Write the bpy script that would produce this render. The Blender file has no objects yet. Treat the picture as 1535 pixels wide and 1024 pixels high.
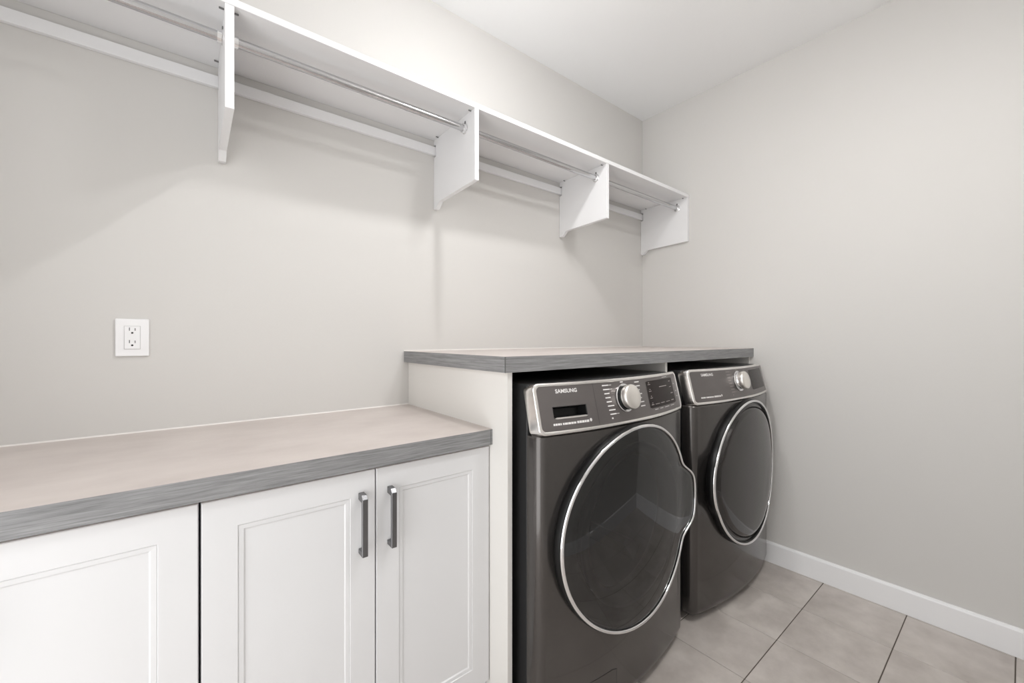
import bpy, bmesh, math, random
from mathutils import Vector, Matrix

random.seed(7)
scene = bpy.context.scene
COL = scene.collection

# ------------------------------------------------------------------ camera
IMG_W, IMG_H = 1535.0, 1024.0
FPX, YAW, HORIZON = 608.695, 0.6706, 508.279
cam_data = bpy.data.cameras.new('camera')
cam_data.sensor_width = 36.0
cam_data.lens = FPX * 36.0 / IMG_W
cam_data.shift_y = -(IMG_H / 2 - HORIZON) / IMG_W
cam_data.clip_start = 0.02
cam = bpy.data.objects.new('camera', cam_data)
COL.objects.link(cam)
cam.location = (-2.4829, -1.6608, 1.2142)
cam.rotation_euler = (math.pi / 2, 0, -YAW)
scene.camera = cam

# ------------------------------------------------------------------ world, exposure
world = bpy.data.worlds.new('world')
scene.world = world
world.use_nodes = True
world.node_tree.nodes['Background'].inputs[0].default_value = (1, 1, 1, 1)
world.node_tree.nodes['Background'].inputs[1].default_value = 2.0
vs = scene.view_settings
vs.view_transform = 'Standard'
vs.look = 'None'
vs.gamma = 1.0
vs.use_curve_mapping = False
vs.exposure = 0.64
# fill daylight enters through an unseen opening added in the left wall: a portal only guides the sampling of the sky there
pl = bpy.data.lights.new('fill_opening_portal', 'AREA')
pl.shape = 'RECTANGLE'
pl.size, pl.size_y = 1.10, 2.32
pl.cycles.is_portal = True
portal = bpy.data.objects.new('fill_opening_portal', pl)
COL.objects.link(portal)
portal.location = (-3.29, -1.30, 1.16)
portal.rotation_euler = (math.pi / 2, 0, -math.pi / 2)
LAMP = (-1.625, -0.765, 2.61)
LAMP_POWER = 405.0
FILL_LAMP = (-1.22, -1.58, 2.605)  # unseen second lamp, added to fill the right wall and floor
FILL_LAMP_POWER = 44.0


# ------------------------------------------------------------------ materials
def srgb(r, g, b):
    def f(c):
        c /= 255.0
        return c / 12.92 if c <= 0.04045 else ((c + 0.055) / 1.055) ** 2.4
    return (f(r), f(g), f(b), 1.0)


def mat(name, color, rough=0.5, metal=0.0, spec=0.5, coat=0.0, bump=None):
    m = bpy.data.materials.new(name)
    m.use_nodes = True
    nt = m.node_tree
    b = nt.nodes['Principled BSDF']
    b.inputs['Base Color'].default_value = color
    b.inputs['Roughness'].default_value = rough
    b.inputs['Metallic'].default_value = metal
    b.inputs['Specular IOR Level'].default_value = spec
    b.inputs['Coat Weight'].default_value = coat
    if bump:
        scale, strength, dist = bump
        geo = nt.nodes.new('ShaderNodeNewGeometry')
        n = nt.nodes.new('ShaderNodeTexNoise')
        n.inputs['Scale'].default_value = scale
        n.inputs['Detail'].default_value = 4
        bp = nt.nodes.new('ShaderNodeBump')
        bp.inputs['Strength'].default_value = strength
        bp.inputs['Distance'].default_value = dist
        nt.links.new(geo.outputs['Position'], n.inputs['Vector'])
        nt.links.new(n.outputs['Fac'], bp.inputs['Height'])
        nt.links.new(bp.outputs['Normal'], b.inputs['Normal'])
    return m


def noise_mat(name, c1, c2, scale, vec_scale=(1, 1, 1), rough=0.5, detail=6.0, nrough=0.6, metal=0.0,
              lo=0.3, hi=0.7, per_object=0.0, spec=0.5, bump=0.0):
    m = mat(name, c1, rough, metal, spec)
    nt = m.node_tree
    b = nt.nodes['Principled BSDF']
    geo = nt.nodes.new('ShaderNodeNewGeometry')
    mp = nt.nodes.new('ShaderNodeMapping')
    mp.inputs['Scale'].default_value = vec_scale
    n = nt.nodes.new('ShaderNodeTexNoise')
    n.inputs['Scale'].default_value = scale
    n.inputs['Detail'].default_value = detail
    n.inputs['Roughness'].default_value = nrough
    r = nt.nodes.new('ShaderNodeValToRGB')
    r.color_ramp.elements[0].position = lo
    r.color_ramp.elements[0].color = c1
    r.color_ramp.elements[1].position = hi
    r.color_ramp.elements[1].color = c2
    nt.links.new(geo.outputs['Position'], mp.inputs['Vector'])
    if per_object:
        oi = nt.nodes.new('ShaderNodeObjectInfo')
        mul = nt.nodes.new('ShaderNodeVectorMath')
        mul.operation = 'SCALE'
        mul.inputs[0].default_value = (per_object, per_object * 1.7, per_object * 0.6)
        nt.links.new(oi.outputs['Random'], mul.inputs['Scale'])
        nt.links.new(mul.outputs['Vector'], mp.inputs['Location'])
    nt.links.new(mp.outputs['Vector'], n.inputs['Vector'])
    nt.links.new(n.outputs['Fac'], r.inputs['Fac'])
    nt.links.new(r.outputs['Color'], b.inputs['Base Color'])
    if bump:
        bp = nt.nodes.new('ShaderNodeBump')
        bp.inputs['Strength'].default_value = bump
        bp.inputs['Distance'].default_value = 0.001
        nt.links.new(n.outputs['Fac'], bp.inputs['Height'])
        nt.links.new(bp.outputs['Normal'], b.inputs['Normal'])
    return m


M = {}
M['wall'] = mat('wall_paint', srgb(213, 211, 208), 0.75, spec=0.3, bump=(350, 0.05, 0.001))
M['ceiling'] = mat('ceiling_paint', srgb(245, 245, 245), 0.9, spec=0.2, bump=(420, 0.08, 0.001))
M['trim'] = mat('trim_paint', srgb(243, 243, 244), 0.35)
M['cabinet'] = mat('cabinet_paint', srgb(222, 222, 223), 0.4)
M['panel'] = mat('panel_paint', srgb(228, 226, 222), 0.5)
M['shelf'] = mat('shelf_melamine', srgb(236, 236, 237), 0.4)
M['counter'] = noise_mat('counter_laminate', srgb(196, 186, 181), srgb(212, 203, 198), 5.0, (1, 1.6, 1), 0.35, lo=0.3, hi=0.72)
M['edge'] = noise_mat('counter_edge_grain', srgb(98, 98, 99), srgb(165, 165, 166), 9.0, (0.9, 0.9, 26), 0.45,
                      detail=8, nrough=0.7, lo=0.25, hi=0.75)
M['edge_dark'] = mat('edge_band_joint', srgb(98, 98, 97), 0.5)
M['caulk'] = mat('caulk', srgb(232, 228, 224), 0.5)
M['tile'] = noise_mat('floor_tile', srgb(176, 168, 162), srgb(214, 207, 201), 6.0, rough=0.42, detail=8, lo=0.28, hi=0.74,
                      per_object=30.0, bump=0.06)
M['grout'] = mat('grout', srgb(92, 84, 77), 0.9)
M['chrome'] = mat('chrome', (0.86, 0.86, 0.87, 1), 0.07, 1.0)
M['rod'] = mat('rod_chrome', (0.56, 0.56, 0.57, 1), 0.12, 1.0)
M['satin'] = mat('satin_chrome', (0.90, 0.88, 0.86, 1), 0.22, 1.0)
M['handle'] = mat('handle_metal', (0.20, 0.20, 0.205, 1), 0.32, 1.0)
M['onyx'] = mat('onyx_metal', (0.094, 0.087, 0.083, 1), 0.24, 0.75, 0.5, coat=0.35)
M['side'] = mat('machine_side', (0.035, 0.035, 0.036, 1), 0.35, 0.2)
M['console'] = mat('console_metal', (0.20, 0.185, 0.182, 1), 0.33, 0.8)
M['black'] = mat('black_plastic', (0.005, 0.005, 0.005, 1), 0.4, 0.0, 0.3)
M['screen'] = mat('display_glass', (0.018, 0.012, 0.011, 1), 0.25, 0.0, 0.18)
M['print'] = mat('white_print', (0.78, 0.76, 0.75, 1), 0.5)
M['print_dim'] = mat('dim_print', (0.30, 0.27, 0.26, 1), 0.5)
M['knob'] = mat('knob_metal', (0.93, 0.90, 0.86, 1), 0.32, 1.0)
M['dryer_glass'] = mat('dryer_door_glass', (0.022, 0.019, 0.018, 1), 0.05, 0.0, 0.6, coat=0.15)
M['drum'] = mat('drum_steel', (0.42, 0.44, 0.47, 1), 0.3, 1.0)
M['gasket'] = mat('rubber_gasket', (0.05, 0.05, 0.052, 1), 0.5)
M['slot'] = mat('slot_dark', (0.02, 0.02, 0.02, 1), 0.6)
M['screw'] = mat('screw_metal', (0.25, 0.25, 0.25, 1), 0.35, 1.0)
M['gap'] = mat('shadow_gap', (0.03, 0.03, 0.03, 1), 0.8)


def glass_mat():
    m = bpy.data.materials.new('tinted_glass')
    m.use_nodes = True
    nt = m.node_tree
    nt.nodes.clear()
    out = nt.nodes.new('ShaderNodeOutputMaterial')
    mix = nt.nodes.new('ShaderNodeMixShader')
    tr = nt.nodes.new('ShaderNodeBsdfTransparent')
    tr.inputs[0].default_value = (0.36, 0.37, 0.40, 1)
    gl = nt.nodes.new('ShaderNodeBsdfGlossy')
    gl.inputs['Roughness'].default_value = 0.02
    fr = nt.nodes.new('ShaderNodeFresnel')
    fr.inputs['IOR'].default_value = 1.85
    nt.links.new(fr.outputs[0], mix.inputs[0])
    nt.links.new(tr.outputs[0], mix.inputs[1])
    nt.links.new(gl.outputs[0], mix.inputs[2])
    nt.links.new(mix.outputs[0], out.inputs[0])
    return m


M['washer_glass'] = glass_mat()


def emit_mat(name, color, strength):
    m = bpy.data.materials.new(name)
    m.use_nodes = True
    nt = m.node_tree
    nt.nodes.clear()
    out = nt.nodes.new('ShaderNodeOutputMaterial')
    e = nt.nodes.new('ShaderNodeEmission')
    e.inputs[0].default_value = color
    e.inputs[1].default_value = strength
    nt.links.new(e.outputs[0], out.inputs[0])
    return m




# ------------------------------------------------------------------ helpers
def thing(name, label, cat, loc=(0, 0, 0), group=None):
    o = bpy.data.objects.new(name, None)
    o.empty_display_size = 0.1
    COL.objects.link(o)
    o.location = loc
    tag(o, label, cat, group)
    return o


def tag(o, label=None, cat=None, group=None, kind=None):
    if label:
        o['label'] = label
    if cat:
        o['category'] = cat
    if group:
        o['group'] = group
    if kind:
        o['kind'] = kind
    return o


def link(name, me, m, parent=None):
    o = bpy.data.objects.new(name, me)
    if m and not me.materials:
        me.materials.append(M[m] if isinstance(m, str) else m)
    COL.objects.link(o)
    if parent:
        o.parent = parent
    return o


def from_data(name, verts, faces, m, parent=None, smooth=False):
    me = bpy.data.meshes.new(name)
    me.from_pydata([tuple(v) for v in verts], [], faces)
    bm = bmesh.new()
    bm.from_mesh(me)
    bmesh.ops.recalc_face_normals(bm, faces=bm.faces)
    bm.to_mesh(me)
    bm.free()
    if smooth:
        for p in me.polygons:
            p.use_smooth = True
    return link(name, me, m, parent)


def from_bm(name, bm, m, parent=None, smooth=False, angle=None):
    me = bpy.data.meshes.new(name)
    bmesh.ops.recalc_face_normals(bm, faces=bm.faces)
    bm.to_mesh(me)
    bm.free()
    if smooth:
        for p in me.polygons:
            p.use_smooth = True
        if angle:
            me.set_sharp_from_angle(angle=math.radians(angle))
    return link(name, me, m, parent)


def add_box(bm, x0, x1, y0, y1, z0, z1, bevel=0.0, seg=2):
    r = bmesh.ops.create_cube(bm, size=1.0)
    vs_ = r['verts']
    for v in vs_:
        v.co = Vector(((x0 + x1) / 2 + v.co.x * (x1 - x0), (y0 + y1) / 2 + v.co.y * (y1 - y0), (z0 + z1) / 2 + v.co.z * (z1 - z0)))
    if bevel:
        es = list({e for v in vs_ for e in v.link_edges})
        bmesh.ops.bevel(bm, geom=es, offset=bevel, segments=seg, affect='EDGES', profile=0.5)


def box(name, x0, x1, y0, y1, z0, z1, m, parent=None, bevel=0.0, off=(0, 0, 0)):
    bm = bmesh.new()
    add_box(bm, x0 - off[0], x1 - off[0], y0 - off[1], y1 - off[1], z0 - off[2], z1 - off[2], bevel)
    return from_bm(name, bm, m, parent)


def lathe(profile, n, axis_o, ax, ay, an, close=True):
    """profile: list of (radius, height along an)."""
    verts, faces = [], []
    for (r, h) in profile:
        for k in range(n):
            a = 2 * math.pi * k / n
            verts.append(axis_o + ax * (r * math.cos(a)) + ay * (r * math.sin(a)) + an * h)
    for i in range(len(profile) - 1):
        for k in range(n):
            k2 = (k + 1) % n
            faces.append((i * n + k, i * n + k2, (i + 1) * n + k2, (i + 1) * n + k))
    if close:
        faces.append(tuple(range((len(profile) - 1) * n, len(profile) * n)))
        faces.append(tuple(range(n - 1, -1, -1)))
    return verts, faces


def prism(name, poly_yz, x0, x1, m, parent=None, bevel=0.0):
    bm = bmesh.new()
    a = [bm.verts.new((x0, y, z)) for y, z in poly_yz]
    b = [bm.verts.new((x1, y, z)) for y, z in poly_yz]
    bm.faces.new(a)
    bm.faces.new(b[::-1])
    n = len(a)
    for i in range(n):
        bm.faces.new((a[i], a[(i + 1) % n], b[(i + 1) % n], b[i]))
    if bevel:
        bmesh.ops.bevel(bm, geom=list(bm.edges), offset=bevel, segments=1, affect='EDGES')
    return from_bm(name, bm, m, parent)


def loft(name, loops, m, parent=None, smooth=True, cap0=False, cap1=False, closed=True, angle=40):
    n = len(loops[0])
    verts = [v for lp in loops for v in lp]
    faces = []
    for i in range(len(loops) - 1):
        for k in range(n if closed else n - 1):
            k2 = (k + 1) % n
            faces.append((i * n + k, i * n + k2, (i + 1) * n + k2, (i + 1) * n + k))
    if cap0:
        faces.append(tuple(range(n - 1, -1, -1)))
    if cap1:
        faces.append(tuple(range((len(loops) - 1) * n, len(loops) * n)))
    o = from_data(name, verts, faces, m, parent, smooth)
    if smooth and angle:
        o.data.set_sharp_from_angle(angle=math.radians(angle))
    return o


# ------------------------------------------------------------------ room shell
XL, YF, H = -3.20, -1.93, 2.74
T = 0.10


def struct(o):
    o['kind'] = 'structure'
    return o


struct(box('wall_back', XL - T, T, 0, T, -0.05, H + T, 'wall'))
struct(box('wall_right', 0, T, YF - T, 0, -0.05, H + T, 'wall'))
OPY0, OPY1, OPZ = -1.85, -0.75, 2.32          # unseen opening added in the left wall to let in fill daylight
struct(box('wall_front', XL - T, T, YF - T, YF, -0.05, H + T, 'wall'))
bm = bmesh.new()
add_box(bm, XL - T, XL, YF, OPY0, -0.05, H + T)
add_box(bm, XL - T, XL, OPY1, 0, -0.05, H + T)
add_box(bm, XL - T, XL, OPY0, OPY1, OPZ, H + T)
struct(from_bm('wall_left', bm, 'wall'))
bm = bmesh.new()
for a, b, c, d in ((OPY0 - 0.07, OPY0, 0, OPZ), (OPY1, OPY1 + 0.07, 0, OPZ), (OPY0 - 0.07, OPY1 + 0.07, OPZ, OPZ + 0.07)):
    add_box(bm, XL, XL + 0.016, a, b, c, d, 0.002, 1)
for a, b, c, d in ((OPY0, OPY0 + 0.012, 0, OPZ - 0.012), (OPY1 - 0.012, OPY1, 0, OPZ - 0.012), (OPY0, OPY1, OPZ - 0.012, OPZ)):
    add_box(bm, XL - T, XL, a, b, c, d)
struct(from_bm('trim_1', bm, 'trim'))  # casing around the added fill opening
struct(box('ceiling', XL, 0, YF, 0, H, H + T, 'ceiling'))
floor = struct(box('floor', XL, 0, YF, 0, -0.06, -0.0016, 'grout'))

# floor tiles
xl = [0.0]
x = -0.022
while x > XL:
    xl.append(x)
    x -= 0.303
xl.append(XL)
yl = []
y = -1.0405 + 0.3005 * 3
while y > YF:
    yl.append(y)
    y -= 0.3005
yl = [0.0] + yl + [YF]
tile_cache = {}
for i in range(len(xl) - 1):
    for j in range(len(yl) - 1):
        w = xl[i] - xl[i + 1] - 0.0022
        d = yl[j] - yl[j + 1] - 0.0036
        if w < 0.006 or d < 0.006:
            continue
        key = (round(w, 3), round(d, 3))
        if key not in tile_cache:
            bm = bmesh.new()
            add_box(bm, -w / 2, w / 2, -d / 2, d / 2, -0.008, 0.0, 0.0008, 1)
            me = bpy.data.meshes.new('tile')
            bm.to_mesh(me)
            bm.free()
            tile_cache[key] = me
        o = link('tile', tile_cache[key], 'tile', floor)
        o.location = ((xl[i] + xl[i + 1]) / 2, (yl[j] + yl[j + 1]) / 2, 0)


def baseboard(name, p0, p1, n):
    """board along p0->p1 standing on the floor, n = direction into the room"""
    prof = [(0, 0.0005), (0.014, 0.0005), (0.014, 0.100), (0.0115, 0.107), (0.006, 0.110), (0, 0.110)]
    p0, p1, n = Vector(p0), Vector(p1), Vector(n)
    verts = [p + n * a + Vector((0, 0, z)) for p in (p0, p1) for a, z in prof]
    k = len(prof)
    faces = [(i, (i + 1) % k, k + (i + 1) % k, k + i) for i in range(k)] + [tuple(range(k)), tuple(range(2 * k - 1, k - 1, -1))]
    return struct(from_data(name, verts, faces, 'trim'))


baseboard('baseboard_right', (0, YF + 0.014, 0), (0, -0.72, 0), (-1, 0, 0))
baseboard('baseboard_front', (XL, YF, 0), (0, YF, 0), (0, 1, 0))

# ------------------------------------------------------------------ ceiling lamps (above the frame), the second one added as fill
UX, UY, UZ = Vector((1, 0, 0)), Vector((0, 1, 0)), Vector((0, 0, 1))


def ceiling_lamp(x, y, z, label, power, R):
    """drum-shaped flush lamp: opaque metal drum, frosted glass bowl glowing below it"""
    lamp = thing('ceiling_lamp', label, 'lamp', (x, y, H), 'ceiling lamps above the frame')
    d = z - H
    v, f = lathe([(R + 0.012, 0.0), (R + 0.006, d - 0.004), (R + 0.001, d - 0.004), (R + 0.001, d + 0.013), (R * 0.3, d + 0.016)], 40, Vector(), UX, UY, UZ)
    o = from_data('drum_shade', v, f, 'trim', lamp, True)
    o.data.set_sharp_from_angle(angle=math.radians(40))
    prof = [(R * k, d + h) for k, h in ((1.0, 0.012), (1.0, -0.006), (0.94, -0.014), (0.78, -0.021), (0.5, -0.026), (0.25, -0.028), (0.06, -0.0285))]
    v, f = lathe(prof, 32, Vector(), UX, UY, UZ)
    from_data('glass_bowl', v, f, emit_mat('lamp_glass', (1.0, 0.995, 0.99, 1), power), lamp, True)
    return lamp


ceiling_lamp(LAMP[0], LAMP[1], LAMP[2], 'small drum ceiling lamp nearest the shelf', LAMP_POWER, 0.034)
ceiling_lamp(FILL_LAMP[0], FILL_LAMP[1], FILL_LAMP[2], 'large added fill lamp on the ceiling, farther from the shelf', FILL_LAMP_POWER, 0.135)

# ------------------------------------------------------------------ shelf with hanging rods
SB, ST, SD = 2.111, 2.131, 0.340
shelf = thing('closet_shelf', 'long white wall shelf with four brackets and chrome hanging rods', 'shelf', (0, 0, 0))
box('shelf_board', XL + 0.002, -0.001, -SD, -0.001, SB, ST, 'shelf', shelf, 0.0012)
rail = box('wall_rail', XL + 0.002, -0.001, -0.016, -0.0005, 2.041, 2.078, 'shelf', shelf, 0.0015)
poly = [(-0.001, SB), (-SD + 0.001, SB), (-SD + 0.001, 1.833), (-0.050, 1.826), (-0.022, 1.799), (-0.001, 1.799), (-0.001, 2.033),
        (-0.021, 2.033), (-0.021, 2.087), (-0.001, 2.087)]
TB = 0.019
BR = [(-0.001 - TB, -0.001), (-0.799 - TB, -0.799), (-1.599 - TB, -1.599), (-2.389 - 0.021, -2.389), (XL + 0.002, XL + 0.002 + TB)]
for i, (a, b) in enumerate(BR):
    br = prism('bracket', poly, a, b, 'shelf', shelf, 0.0008)
    for side, xx in ((-1, a), (1, b)):
        if (i == 0 and side == 1) or (i == 4 and side == -1):
            continue
        for yy in (-0.312, -0.045):
            bm = bmesh.new()
            add_box(bm, min(xx, xx + side * 0.012), max(xx, xx + side * 0.012), yy - 0.0025, yy + 0.0025, SB - 0.004, SB - 0.0002, 0.0008, 1)
            from_bm('shelf_pin', bm, 'screw', br)
RY, RZ, RR = -0.270, 2.056, 0.0128
for i in range(4):
    x1, x0 = BR[i][0], BR[i + 1][1]
    n = 28
    v, f = lathe([(RR, x0 + 0.001), (RR, x1 - 0.001)], n, Vector((0, RY, RZ)), UY, UZ, UX)
    rod = from_data('hanging_rod', v, f, 'rod', shelf, True)
    rod.data.set_sharp_from_angle(angle=math.radians(40))
    for xx, s in ((x0, 1), (x1, -1)):
        prof = [(0.0205, 0.0), (0.0205, 0.002), (0.017, 0.004), (0.0165, 0.014), (0.0132, 0.0145)]
        v, f = lathe([(r, xx + s * h) for r, h in prof], 28, Vector((0, RY, RZ)), UY, UZ, UX)
        so = from_data('rod_socket', v, f, 'chrome', rod, True)
        so.data.set_sharp_from_angle(angle=math.radians(30))
        bm = bmesh.new()
        add_box(bm, min(xx, xx + s * 0.003), max(xx, xx + s * 0.003), RY - 0.004, RY + 0.004, RZ + 0.0205, RZ + 0.031, 0.001, 1)
        from_bm('socket_screw', bm, 'screw', rod)

# ------------------------------------------------------------------ power outlet
ox, oz = -2.6175, 1.2185
out = thing('power_outlet', 'white double power outlet on the wall above the lower countertop', 'outlet', (ox, 0, oz))
bm = bmesh.new()
add_box(bm, -0.0375, 0.0375, -0.0065, -0.0003, -0.056, 0.056, 0.003, 3)
from_bm('cover_plate', bm, 'trim', out)
bm = bmesh.new()
add_box(bm, -0.0182, 0.0182, -0.0069, -0.006, -0.0350, 0.0350, 0.0002, 1)
from_bm('insert_gap', bm, mat('outlet_gap', srgb(205, 205, 204), 0.6), out)
bm = bmesh.new()
add_box(bm, -0.0170, 0.0170, -0.0090, -0.0066, -0.0336, 0.0336, 0.0008, 2)
ins = from_bm('receptacle', bm, 'trim', out)
for s in (1, -1):
    c = 0.0185 * s
    for dx, hh in ((-0.0062, 0.0046), (0.0062, 0.0038)):
        bm = bmesh.new()
        add_box(bm, dx - 0.0011, dx + 0.0011, -0.0092, -0.0085, c + 0.002, c + 0.002 + 2 * hh)
        from_bm('slot', bm, mat('slot_grey', srgb(120, 120, 120), 0.6) if 'slot_grey' not in bpy.data.materials else bpy.data.materials['slot_grey'], ins)
    v, f = lathe([(0.0027, 0.0085), (0.0027, 0.0093)], 14, Vector((0, 0, c - 0.0045)), UX, UZ, -UY)
    from_data('ground_hole', v, f, 'slot', ins)

# ------------------------------------------------------------------ end panel, dividers and counters
PX0, PX1 = -1.740, -1.722
UCB, UCT, UCY, UCX = 1.1145, 1.1624, -0.717, -1.760
p = box('end_panel', PX0, PX1, -0.703, -0.001, 0.0, UCB, 'panel', None, 0.0008)
tag(p, 'tall white end panel between the white cabinets and the left machine', 'panel')
p = box('divider_panel', -0.869, -0.853, -0.695, -0.001, 0.0, UCB, 'panel', None, 0.0008)
tag(p, 'upright white support panel behind the gap between the two machines', 'panel')
p = box('side_panel', -0.018, -0.001, -0.700, -0.001, 0.0, UCB, 'panel', None, 0.0008)
tag(p, 'upright white support panel against the right wall under the raised countertop', 'panel')

EB = 0.0012


def counter(name, label, x0, x1, yf, z0, z1, left_band):
    t = thing(name, label, 'countertop', ((x0 + x1) / 2, yf / 2, z0))
    off = ((x0 + x1) / 2, yf / 2, z0)
    xs = x0 + (EB if left_band else 0)
    box('slab', xs, x1, yf + EB, -0.0005, z0, z1, 'counter', t, 0.0, off)
    box('edge_band', x0, x1, yf, yf + EB, z0, z1 - 0.0004, 'edge', t, 0.0, off)
    if left_band:
        box('edge_band', x0, x0 + EB, yf + EB, -0.0005, z0, z1 - 0.0004, 'edge', t, 0.0, off)
        box('band_joint', x0 - 0.0002, x0 + 0.0022, yf - 0.0003, yf + 0.0022, z0 + 0.0003, z1 - 0.0008, 'edge_dark', t, 0.0, off)
    else:
        box('band_joint', x1 - 0.0075, x1 - 0.006, yf - 0.0003, yf + 0.001, z0 + 0.0003, z1 - 0.0008, 'edge_dark', t, 0.0, off)
    bm = bmesh.new()
    c = [bm.verts.new((xx - off[0], yy - off[1], zz - off[2])) for xx in (x0, x1) for yy, zz in
         ((-0.0003, z1 - 0.0002), (-0.004, z1 - 0.0002), (-0.002, z1 + 0.0016), (-0.0003, z1 + 0.004))]
    for i in range(4):
        bm.faces.new((c[i], c[(i + 1) % 4], c[4 + (i + 1) % 4], c[4 + i]))
    bm.faces.new(c[:4])
    bm.faces.new(c[4:][::-1])
    from_bm('sealant_bead', bm, 'caulk', t)
    return t


counter('countertop', 'raised beige countertop with grey woodgrain edge above the washer and dryer', UCX, -0.001, UCY, UCB, UCT, True)
LCT, LCB, LCY = 0.932, 0.884, -0.626
counter('countertop', 'lower beige countertop with grey woodgrain edge on the white cabinets', XL + 0.001, PX0, LCY, LCB, LCT, False)

# ------------------------------------------------------------------ base cabinets
DF = -0.612          # door front plane
DT = 0.019


def rect_loop(x0, x1, z0, z1, y):
    return [Vector((x0, y, z0)), Vector((x1, y, z0)), Vector((x1, y, z1)), Vector((x0, y, z1))]


def make_door(parent, x0, x1, z0, z1, handle_x):
    """shaker door with a stepped inner moulding, coordinates local to the cabinet"""
    yf = DF
    st = 0.070
    loops = [rect_loop(x0, x1, z0, z1, yf + DT), rect_loop(x0, x1, z0, z1, yf + 0.0015),
             rect_loop(x0 + 0.0015, x1 - 0.0015, z0 + 0.0015, z1 - 0.0015, yf)]
    a = st - 0.008
    loops.append(rect_loop(x0 + a, x1 - a, z0 + a, z1 - a, yf))
    a = st - 0.0065
    loops.append(rect_loop(x0 + a, x1 - a, z0 + a, z1 - a, yf + 0.0025))
    d = loft('door', loops, 'cabinet', parent, smooth=False, cap0=True)
    b = st + 0.006
    ml = [rect_loop(x0 + a, x1 - a, z0 + a, z1 - a, yf + 0.0025), rect_loop(x0 + a + 0.0012, x1 - a - 0.0012, z0 + a + 0.0012, z1 - a - 0.0012, yf + 0.0016)]
    b0 = st + 0.003
    ml += [rect_loop(x0 + b0, x1 - b0, z0 + b0, z1 - b0, yf + 0.0024), rect_loop(x0 + b, x1 - b, z0 + b, z1 - b, yf + 0.0052)]
    loft('moulding', ml, 'cabinet', d, smooth=False)
    box('panel', x0 + b - 0.001, x1 - b + 0.001, yf + 0.0052, yf + 0.012, z0 + b - 0.001, z1 - b + 0.001, 'cabinet', d)
    # bar handle: flat bar standing off on two posts, bevelled upper corner
    hx, zt, zb, so, w2, th = handle_x, 0.824, 0.671, 0.032, 0.0070, 0.0065
    prof = [(0, zt), (-so * 0.70, zt), (-so, zt - 0.010), (-so, zb), (0, zb), (0, zb + 0.012), (-so + th, zb + 0.012), (-so + th, zt - 0.017), (0, zt - 0.017)]
    hobj = prism('handle', [(yf + py, pz) for py, pz in prof], hx - w2, hx + w2, 'handle', d, 0.0008)
    hobj['label'] = 'dark metal bar handle'
    return d


def cabinet(x0, x1, label):
    cx = (x0 + x1) / 2
    c = thing('base_cabinet', label, 'cabinet', (cx, 0, 0), 'white base cabinets under the lower countertop')
    h = (x1 - x0) / 2
    box('carcass', -h + 0.0012, h - 0.0012, DF + DT + 0.0015, -0.001, 0.10, LCB, 'cabinet', c, 0.0)
    box('toe_kick', -h + 0.0012, h - 0.0012, -0.54, -0.52, 0.0, 0.10, 'cabinet', c, 0.0)
    z0, z1 = 0.138, 0.8765
    make_door(c, -h + 0.0025, -0.0016, z0, z1, -0.0375)
    make_door(c, 0.0016, h - 0.0025, z0, z1, 0.0375)
    return c


cabinet(-2.467, -1.7405, 'white two-door base cabinet beside the tall end panel')
cabinet(XL + 0.006, -2.467, 'white base cabinet cut off by the left edge of the picture')

# ------------------------------------------------------------------ washer and dryer
W = 0.395
EDGE_Y = -0.79
BOW = 0.052


def bow(x):
    return BOW * max(0.0, 1 - (x / W) ** 2)


def front(x, z, w):
    return Vector((x, -(BOW * (1 - (x / W) ** 2)) - w, z))


SLOT = (-0.335, -0.212, 0.051, 0.0825)        # detergent drawer pull, in console coordinates
CL = math.hypot(0.037, 0.152)
CT = Vector((0, 0.037 / CL, 0.152 / CL))


def cons(u, s, w):
    t = s / CL
    return Vector((u, -0.005 + 0.037 * t - 0.95 * bow(u) - w, 0.930 + 0.152 * t + w * 0.24))


def u_outline(inset, yb, n=40):
    """open-backed outline of the bowed front shell, from the back left round the front to the back right"""
    R = 0.030
    pts = []
    xe = W - inset
    pts.append((-xe, yb))
    ye = -BOW * (1 - ((W - R) / W) ** 2)
    for k in range(0, 9):
        a = math.pi / 2 * k / 8
        pts.append((-xe + R * (1 - math.cos(a)), 0.030 - (0.030 - ye - inset) * math.sin(a) if k else 0.030))
    for k in range(1, n):
        x = -(xe - R) + 2 * (xe - R) * k / n
        pts.append((x, -BOW * (1 - (x / W) ** 2) + inset))
    for k in range(8, -1, -1):
        a = math.pi / 2 * k / 8
        pts.append((xe - R * (1 - math.cos(a)), 0.030 - (0.030 - ye - inset) * math.sin(a) if k else 0.030))
    pts.append((xe, yb))
    return pts


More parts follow.
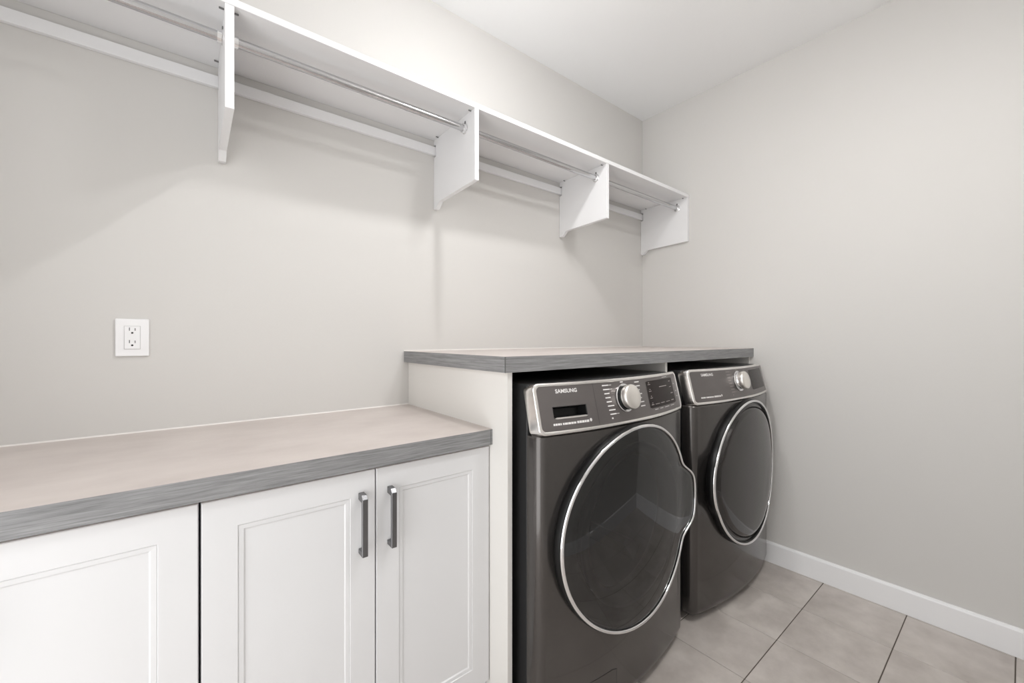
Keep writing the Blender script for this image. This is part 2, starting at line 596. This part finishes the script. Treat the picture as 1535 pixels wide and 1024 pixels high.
def rr_outline(inset, rad=0.020, nlong=44, nshort=6, nc=6):
    """rounded rectangle outline in console (u, s) space"""
    u0, u1, s0, s1 = -0.392 + inset, 0.392 - inset, 0.002 + inset, CL - inset
    r = max(rad - inset * 0.6, 0.004)
    pts = []
    for k in range(nlong):
        pts.append((u0 + r + (u1 - u0 - 2 * r) * k / nlong, s0))
    for k in range(nc):
        a = -math.pi / 2 + math.pi / 2 * k / nc
        pts.append((u1 - r + r * math.cos(a), s0 + r + r * math.sin(a)))
    for k in range(nshort):
        pts.append((u1, s0 + r + (s1 - s0 - 2 * r) * k / nshort))
    for k in range(nc):
        a = math.pi / 2 * k / nc
        pts.append((u1 - r + r * math.cos(a), s1 - r + r * math.sin(a)))
    for k in range(nlong):
        pts.append((u1 - r - (u1 - u0 - 2 * r) * k / nlong, s1))
    for k in range(nc):
        a = math.pi / 2 + math.pi / 2 * k / nc
        pts.append((u0 + r + r * math.cos(a), s1 - r + r * math.sin(a)))
    for k in range(nshort):
        pts.append((u0, s1 - r - (s1 - s0 - 2 * r) * k / nshort))
    for k in range(nc):
        a = math.pi + math.pi / 2 * k / nc
        pts.append((u0 + r + r * math.cos(a), s0 + r + r * math.sin(a)))
    return pts


def cons_patch(name, u0, u1, s0, s1, w, m, parent, skew=0.0, rad=0.0, cols=12, thick=0.0):
    """thin plate lying on the console face"""
    top, bot = [], []
    for k in range(cols + 1):
        u = u0 + (u1 - u0) * k / cols
        e = min(u - u0, u1 - u)
        c = 0.0
        if rad and e < rad:
            c = rad - math.sqrt(max(0, rad * rad - (rad - e) ** 2))
        bot.append((u, s0 + c))
        top.append((u, s1 - c))
    verts, faces = [], []
    lay = [w, w - thick] if thick else [w]
    for ww in lay:
        for (a, b) in zip(bot, top):
            verts.append(cons(a[0], a[1], ww))
            verts.append(cons(b[0], b[1], ww))
    n = 2 * (cols + 1)
    for k in range(cols):
        faces.append((2 * k, 2 * k + 2, 2 * k + 3, 2 * k + 1))
    if thick:
        for k in range(cols):
            faces.append((n + 2 * k + 1, n + 2 * k + 3, n + 2 * k + 2, n + 2 * k))
            faces.append((2 * k, n + 2 * k, n + 2 * k + 2, 2 * k + 2))
            faces.append((2 * k + 1, 2 * k + 3, n + 2 * k + 3, n + 2 * k + 1))
        faces.append((0, 1, n + 1, n))
        faces.append((2 * cols, n + 2 * cols, n + 2 * cols + 1, 2 * cols + 1))
    return from_data(name, verts, faces, m, parent)


def bars(name, rects, w, m, parent):
    """small printed marks on the console as one lettering piece"""
    verts, faces = [], []
    for (u0, u1, s0, s1) in rects:
        b = len(verts)
        verts += [cons(u0, s0, w), cons(u1, s0, w), cons(u1, s1, w), cons(u0, s1, w)]
        faces.append((b, b + 1, b + 2, b + 3))
    return tag(from_data(name, verts, faces, m, parent), kind='stuff')


def text_on_console(name, txt, u0, s0, width, height, w, m, parent):
    cu = bpy.data.curves.new(name, 'FONT')
    cu.body = txt
    cu.offset = 0.03
    cu.resolution_u = 3
    to = bpy.data.objects.new(name, cu)
    COL.objects.link(to)
    bpy.context.view_layer.update()
    me = bpy.data.meshes.new_from_object(to)
    bpy.data.objects.remove(to)
    xs = [v.co.x for v in me.vertices]
    ys = [v.co.y for v in me.vertices]
    for v in me.vertices:
        u = u0 + (v.co.x - min(xs)) / (max(xs) - min(xs)) * width
        s = s0 + (v.co.y - min(ys)) / (max(ys) - min(ys)) * height
        v.co = cons(u, s, w)
    me.materials.clear()
    return link(name, me, m, parent)


CZ = 0.594


def ring_path(hand, amp, rx, n=176):
    """door outline: circle with a grip bulge on one side; returns (x, z, lift)"""
    out_ = []
    for i in range(n):
        aa = -math.pi + 2 * math.pi * i / n
        g = math.exp(-(aa / 0.37) ** 6)
        r_ = rx[0] if math.cos(aa) > 0 else rx[1]
        out_.append((hand * (r_ + amp * g) * math.cos(aa), CZ + 0.334 * math.sin(aa), 0.018 * g))
    if hand < 0:
        out_.reverse()
    return out_


def ring_pt(p, w):
    x_, z_, g = p
    yb = BOW * (1 - (x_ / 0.43) ** 2) * 0.95
    return Vector((x_, -yb - w - g, z_))


def make_machine(name, label, cx, washer):
    t = thing(name, label, name.replace('_', ' ') if not washer else 'washer', (cx, EDGE_Y, 0))
    hand = 1 if washer else -1
    # cabinet behind the front shell
    bm = bmesh.new()
    add_box(bm, -0.388, 0.388, 0.056, 0.73, 0.022, 1.076, 0.006, 2)
    body = from_bm('cabinet_body', bm, 'side', t)
    # bowed front shell
    lv = [(0.024, 0.030), (0.026, 0.018), (0.033, 0.008), (0.046, 0.001), (0.060, 0.0), (0.3, 0.0), (0.6, 0.0), (0.920, 0.0), (0.926, 0.002), (0.928, 0.006)]
    loops = [[Vector((x_, y_, z_)) for x_, y_ in u_outline(i_, 0.050)] for z_, i_ in lv]
    shell = loft('front_panel', loops, 'onyx', t, True, True, True, True, 50)
    for sx in (-0.33, 0.33):
        for yy in (0.10, 0.66):
            v_, f_ = lathe([(0.022, 0.0), (0.022, 0.012), (0.012, 0.014), (0.012, 0.026)], 16, Vector((sx, yy, 0)), UX, UY, UZ)
            from_data('foot', v_, f_, 'black', t)
    # console
    con = None
    spec_ = [(0.0, -0.043), (0.0, -0.0035), (0.0012, -0.001), (0.0035, 0.0), (0.0085, 0.0), (0.0105, -0.0008), (0.011, -0.0035)]
    loops = [[cons(u, s, w_) for u, s in rr_outline(i_)] for i_, w_ in spec_]
    con = loft('console_bezel', loops, 'satin', t, True, True, False, True, 50)
    con['label'] = 'chrome frame of the control panel'
    # face
    cols = 64
    u0, u1, s0, s1, r = -0.3812, 0.3812, 0.0128, CL - 0.0108, 0.013
    us = sorted(set([u0 + (u1 - u0) * k / cols for k in range(cols + 1)] + [u0 + r * (1 - math.cos(math.pi / 2 * k / 5)) for k in range(6)]
                    + [u1 - r * (1 - math.cos(math.pi / 2 * k / 5)) for k in range(6)] + ([SLOT[0], SLOT[1]] if washer else [])))
    rows = [s0, SLOT[2], SLOT[3], s1]
    vv, ff = [], []
    for u in us:
        e = min(u - u0, u1 - u)
        c_ = r - math.sqrt(max(0, r * r - (r - e) ** 2)) if e < r else 0.0
        vv += [cons(u, min(max(s_, s0 + c_), s1 - c_), -0.0022) for s_ in rows]
    for k in range(len(us) - 1):
        for q in range(3):
            if washer and q == 1 and us[k] >= SLOT[0] - 1e-6 and us[k + 1] <= SLOT[1] + 1e-6:
                continue
            ff.append((4 * k + q, 4 * k + 4 + q, 4 * k + 5 + q, 4 * k + 1 + q))
    face = from_data('console_face', vv, ff, 'console', con, True)
    fw = -0.0016
    text_on_console('brand_lettering', 'SAMSUNG', -0.318 if washer else -0.312, 0.1235, 0.080, 0.0125, fw, 'print', con)
    # tag line under the drawer (too small to read in the photograph)
    rects, u = [], -0.342
    rnd = random.Random(3)
    while u < -0.212:
        wd = rnd.uniform(0.004, 0.011)
        big = u > -0.262
        rects.append((u, u + wd, 0.0285, 0.0345 if not big else 0.0355))
        u += wd + (0.0012 if rnd.random() < 0.8 else 0.004)
    bars('small_print', rects, fw, 'print', con)
    v_, f_ = lathe([(0.0052, 0.0), (0.0052, 0.0004)], 14, cons(-0.203, 0.034, fw), UX, CT, Vector((0, -0.97, 0.24)))
    from_data('print_dot', v_, f_, 'print', con)
    if washer:
        def slot_loop(w_, g_):
            a_, b_, c_, d_ = SLOT[0] - g_, SLOT[1] + g_, SLOT[2] - g_, SLOT[3] + g_
            return ([cons(a_ + (b_ - a_) * k / 10, c_, w_) for k in range(10)] + [cons(b_, c_, w_), cons(b_, d_, w_)]
                    + [cons(b_ - (b_ - a_) * k / 10, d_, w_) for k in range(1, 10)] + [cons(a_, d_, w_)])
        loft('drawer_pull', [slot_loop(-0.0021, 0.0015), slot_loop(-0.0016, 0.0006), slot_loop(-0.004, -0.0006), slot_loop(-0.034, -0.004)], 'black', con, False, False, True)
        cons_patch('drawer_lip', -0.334, -0.212, 0.0465, 0.0515, -0.0008, 'satin', con, rad=0.002, cols=16)
        bars('drawer_seam', [(-0.1705, -0.1695, 0.016, 0.146)], -0.0019, 'side', con)
    # programme marks left and right of the dial
    rects = []
    for k in range(8):
        s = 0.136 - 0.0135 * k
        du = 0.004 * k * 0.5
        rects.append((-0.130 + du, -0.100 + du - (0.006 if k in (2, 3, 4) else 0), s - 0.0019, s + 0.0019))
        if k in (0, 1, 7):
            rects.append((-0.098 + du, -0.086 + du, s - 0.0009, s + 0.0009))
    rects.append((-0.112, -0.105, 0.026, 0.031))
    for k in range(7):
        s = 0.137 - 0.0142 * k
        du = 0.002 * k
        rects.append((0.040 + du - (0.010 if k == 3 else 0), 0.068 + du - (0.008 if k in (2, 4) else 0), s - 0.0019, s + 0.0019))
    rects.append((-0.040, -0.024, 0.1405, 0.1445))
    bars('programme_marks', rects, fw, 'print' if washer else 'print_dim', con)
    # dial
    kc = cons(-0.028, 0.0885, -0.002)
    kn = Vector((0, -0.972, 0.236))
    kn.normalize()
    ks = UX.cross(kn).normalized() * -1
    v_, f_ = lathe([(0.0475, 0.0), (0.0475, 0.002), (0.0445, 0.0035), (0.0420, 0.0030), (0.0415, 0.002)], 48, kc, UX, ks, kn, True)
    dial = from_data('dial_ring', v_, f_, 'chrome', con, True)
    dial.data.set_sharp_from_angle(angle=math.radians(35))
    v_, f_ = lathe([(0.0400, 0.002), (0.0400, 0.008), (0.0375, 0.012), (0.0365, 0.018)], 48, kc, UX, ks, kn, True)
    from_data('dial_base', v_, f_, 'black' if washer else 'chrome', con, True)
    v_, f_ = lathe([(0.038, 0.012), (0.0408, 0.018), (0.0415, 0.030), (0.0400, 0.0345), (0.037, 0.0365), (0.015, 0.037)], 48, kc, UX, ks, kn, True)
    kb = from_data('dial_knob', v_, f_, 'knob', con, True)
    kb.data.set_sharp_from_angle(angle=math.radians(40))
    # display
    cons_patch('display', 0.112, 0.335, 0.036, 0.1345, -0.0014, 'screen', con, cols=20, rad=0.003)
    if washer:
        rects = []
        for k in range(4):
            s = 0.124 - 0.0245 * k
            rects.append((0.122, 0.140, s - 0.004, s - 0.0015))
            rects.append((0.128, 0.134, s + 0.002, s + 0.005))
        rects += [(0.205, 0.270, 0.106, 0.1085), (0.150, 0.185, 0.047, 0.049), (0.195, 0.225, 0.047, 0.0495), (0.24, 0.275, 0.047, 0.049),
                  (0.290, 0.315, 0.047, 0.050), (0.296, 0.316, 0.098, 0.101), (0.298, 0.320, 0.073, 0.0765), (0.298, 0.314, 0.120, 0.123)]
        bars('display_marks', rects, -0.0010, 'print_dim', con)
        rects = [(0.140, 0.165, 0.0285, 0.0305), (0.18, 0.205, 0.0285, 0.0305), (0.22, 0.26, 0.0285, 0.0305), (0.275, 0.31, 0.0285, 0.0305),
                 (0.345, 0.354, 0.106, 0.1085), (0.356, 0.364, 0.076, 0.080), (0.356, 0.366, 0.056, 0.0585), (0.245, 0.29, 0.1395, 0.1415)]
        bars('button_marks', rects, fw, 'print', con)
    # door: black rim, chrome ring, glass
    path = ring_path(1, 0.066, (0.338, 0.352)) if washer else ring_path(-1, 0.034, (0.318, 0.330))
    wr = 0.030

    flat = ring_path(1, 0.0, (0.338, 0.352)) if washer else ring_path(-1, 0.0, (0.318, 0.330))

    def scaled(k, w):
        o_ = []
        for p1_, p2_ in zip(path, flat):
            m_ = min(1.0, max(0.0, (k - 0.87) / 0.09))
            p_ = (p2_[0] + (p1_[0] - p2_[0]) * m_, p1_[1], p1_[2] * m_)
            q = (p_[0] * k, CZ + (p_[1] - CZ) * k, p_[2])
            o_.append(ring_pt(q, w))
        return o_
    rim = loft('door', [scaled(0.985, -0.006), scaled(1.0, 0.002), scaled(1.006, 0.010), scaled(1.006, wr - 0.006), scaled(0.995, wr - 0.002),
                        scaled(0.955, wr - 0.004), scaled(0.95, wr - 0.012)], 'black', t, True, False, False, True, 60)
    lps = []
    for a in range(10):
        ang = 2 * math.pi * a / 10
        lps.append(scaled(0.982 + 0.0165 * math.cos(ang), wr - 0.001 + 0.0055 * math.sin(ang)))
    lps.append(lps[0])
    rg = loft('door_ring', lps, 'chrome', rim, True, False, False, True, None)
    rg['label'] = 'chrome ring around the door glass'
    gl = []
    ks_ = [0.972, 0.955, 0.93, 0.89, 0.83, 0.75, 0.65, 0.52, 0.38, 0.22, 0.08]
    for k in ks_:
        gl.append(scaled(k, wr - 0.006 + 0.016 * (1 - k ** 5)))
    if not washer:
        gl = [scaled(k, wr + w_) for k, w_ in ((0.972, -0.006), (0.95, -0.011), (0.905, -0.012), (0.895, -0.008), (0.885, 0.000), (0.870, 0.004))] \
            + [scaled(k, wr - 0.003 + 0.014 * (1 - k ** 5)) for k in ks_[4:]]
    loft('door_glass', gl, 'washer_glass' if washer else 'dryer_glass', rim, True, False, True, True, None)
    if washer:
        # opening through the front, grey gasket and steel drum seen dimly through the tinted glass
        v_, f_ = lathe([(0.262, -0.30), (0.262, 0.50)], 72, Vector((0, 0, CZ)), UX, UZ, UY, True)
        cutter = from_data('cutter', v_, f_, 'black', t)
        for o_ in (shell, body):
            md = o_.modifiers.new('opening', 'BOOLEAN')
            md.object = cutter
            md.operation = 'DIFFERENCE'
            md.solver = 'EXACT'
        bpy.context.view_layer.update()
        dg = bpy.context.evaluated_depsgraph_get()
        for o_ in (shell, body):
            me_ = bpy.data.meshes.new_from_object(o_.evaluated_get(dg))
            o_.modifiers.clear()
            o_.data = me_
            if o_ is shell:
                me_.set_sharp_from_angle(angle=math.radians(40))
        bpy.data.objects.remove(cutter)
        prof = [(0.262, -0.042), (0.268, -0.056), (0.250, -0.060), (0.232, -0.050), (0.222, -0.030), (0.226, -0.005), (0.236, 0.012), (0.252, 0.014)]
        v_, f_ = lathe(prof, 64, Vector((0, 0, CZ)), UX, UZ, UY, False)
        from_data('gasket', v_, f_, 'gasket', t, True)
        prof = [(0.245, 0.015), (0.258, 0.03), (0.258, 0.40), (0.24, 0.44), (0.12, 0.455), (0.09, 0.44), (0.03, 0.435), (0.004, 0.435)]
        v_, f_ = lathe(prof, 64, Vector((0, 0, CZ)), UX, UZ, UY, False)
        dr = from_data('drum', v_, f_, 'drum', t, True)
        dr.data.set_sharp_from_angle(angle=math.radians(50))
        for k in range(3):
            a_ = math.radians(-50 + 120 * k)
            rd = Vector((math.cos(a_), 0, math.sin(a_)))
            td = Vector((-math.sin(a_), 0, math.cos(a_)))
            c0 = Vector((0, 0, CZ))
            lp = []
            for yy, hh in ((0.05, 0.006), (0.09, 0.045), (0.36, 0.050), (0.42, 0.010)):
                lp.append([c0 + rd * 0.256 - td * 0.035 + UY * yy, c0 + rd * (0.256 - hh) - td * 0.012 + UY * yy,
                           c0 + rd * (0.256 - hh) + td * 0.012 + UY * yy, c0 + rd * 0.256 + td * 0.035 + UY * yy])
            loft('drum_paddle', lp, 'drum', dr, False, True, True)
        # service flap low on the front
        for nm, gr, w_, m_ in (('flap_gap', 0.0014, 0.0004, 'gap'), ('service_flap', 0.0, 0.0008, 'onyx')):
            x0_, x1_, z0_, z1_ = -0.33 - gr, -0.098 + gr, 0.040 - gr, 0.149 + gr
            vv, ff = [], []
            for k in range(13):
                xx = x0_ + (x1_ - x0_) * k / 12
                vv += [front(xx, z0_, w_), front(xx, z1_ - (0.006 if k in (0, 12) else 0), w_)]
            for k in range(12):
                ff.append((2 * k, 2 * k + 2, 2 * k + 3, 2 * k + 1))
            o_ = from_data(nm, vv, ff, m_, t, True)
    return t


make_machine('washing_machine', 'dark grey front-loading washer with drawer slot beside the end panel', -1.300, True)
make_machine('dryer', 'dark grey front-loading dryer beside the right wall', -0.417, False)
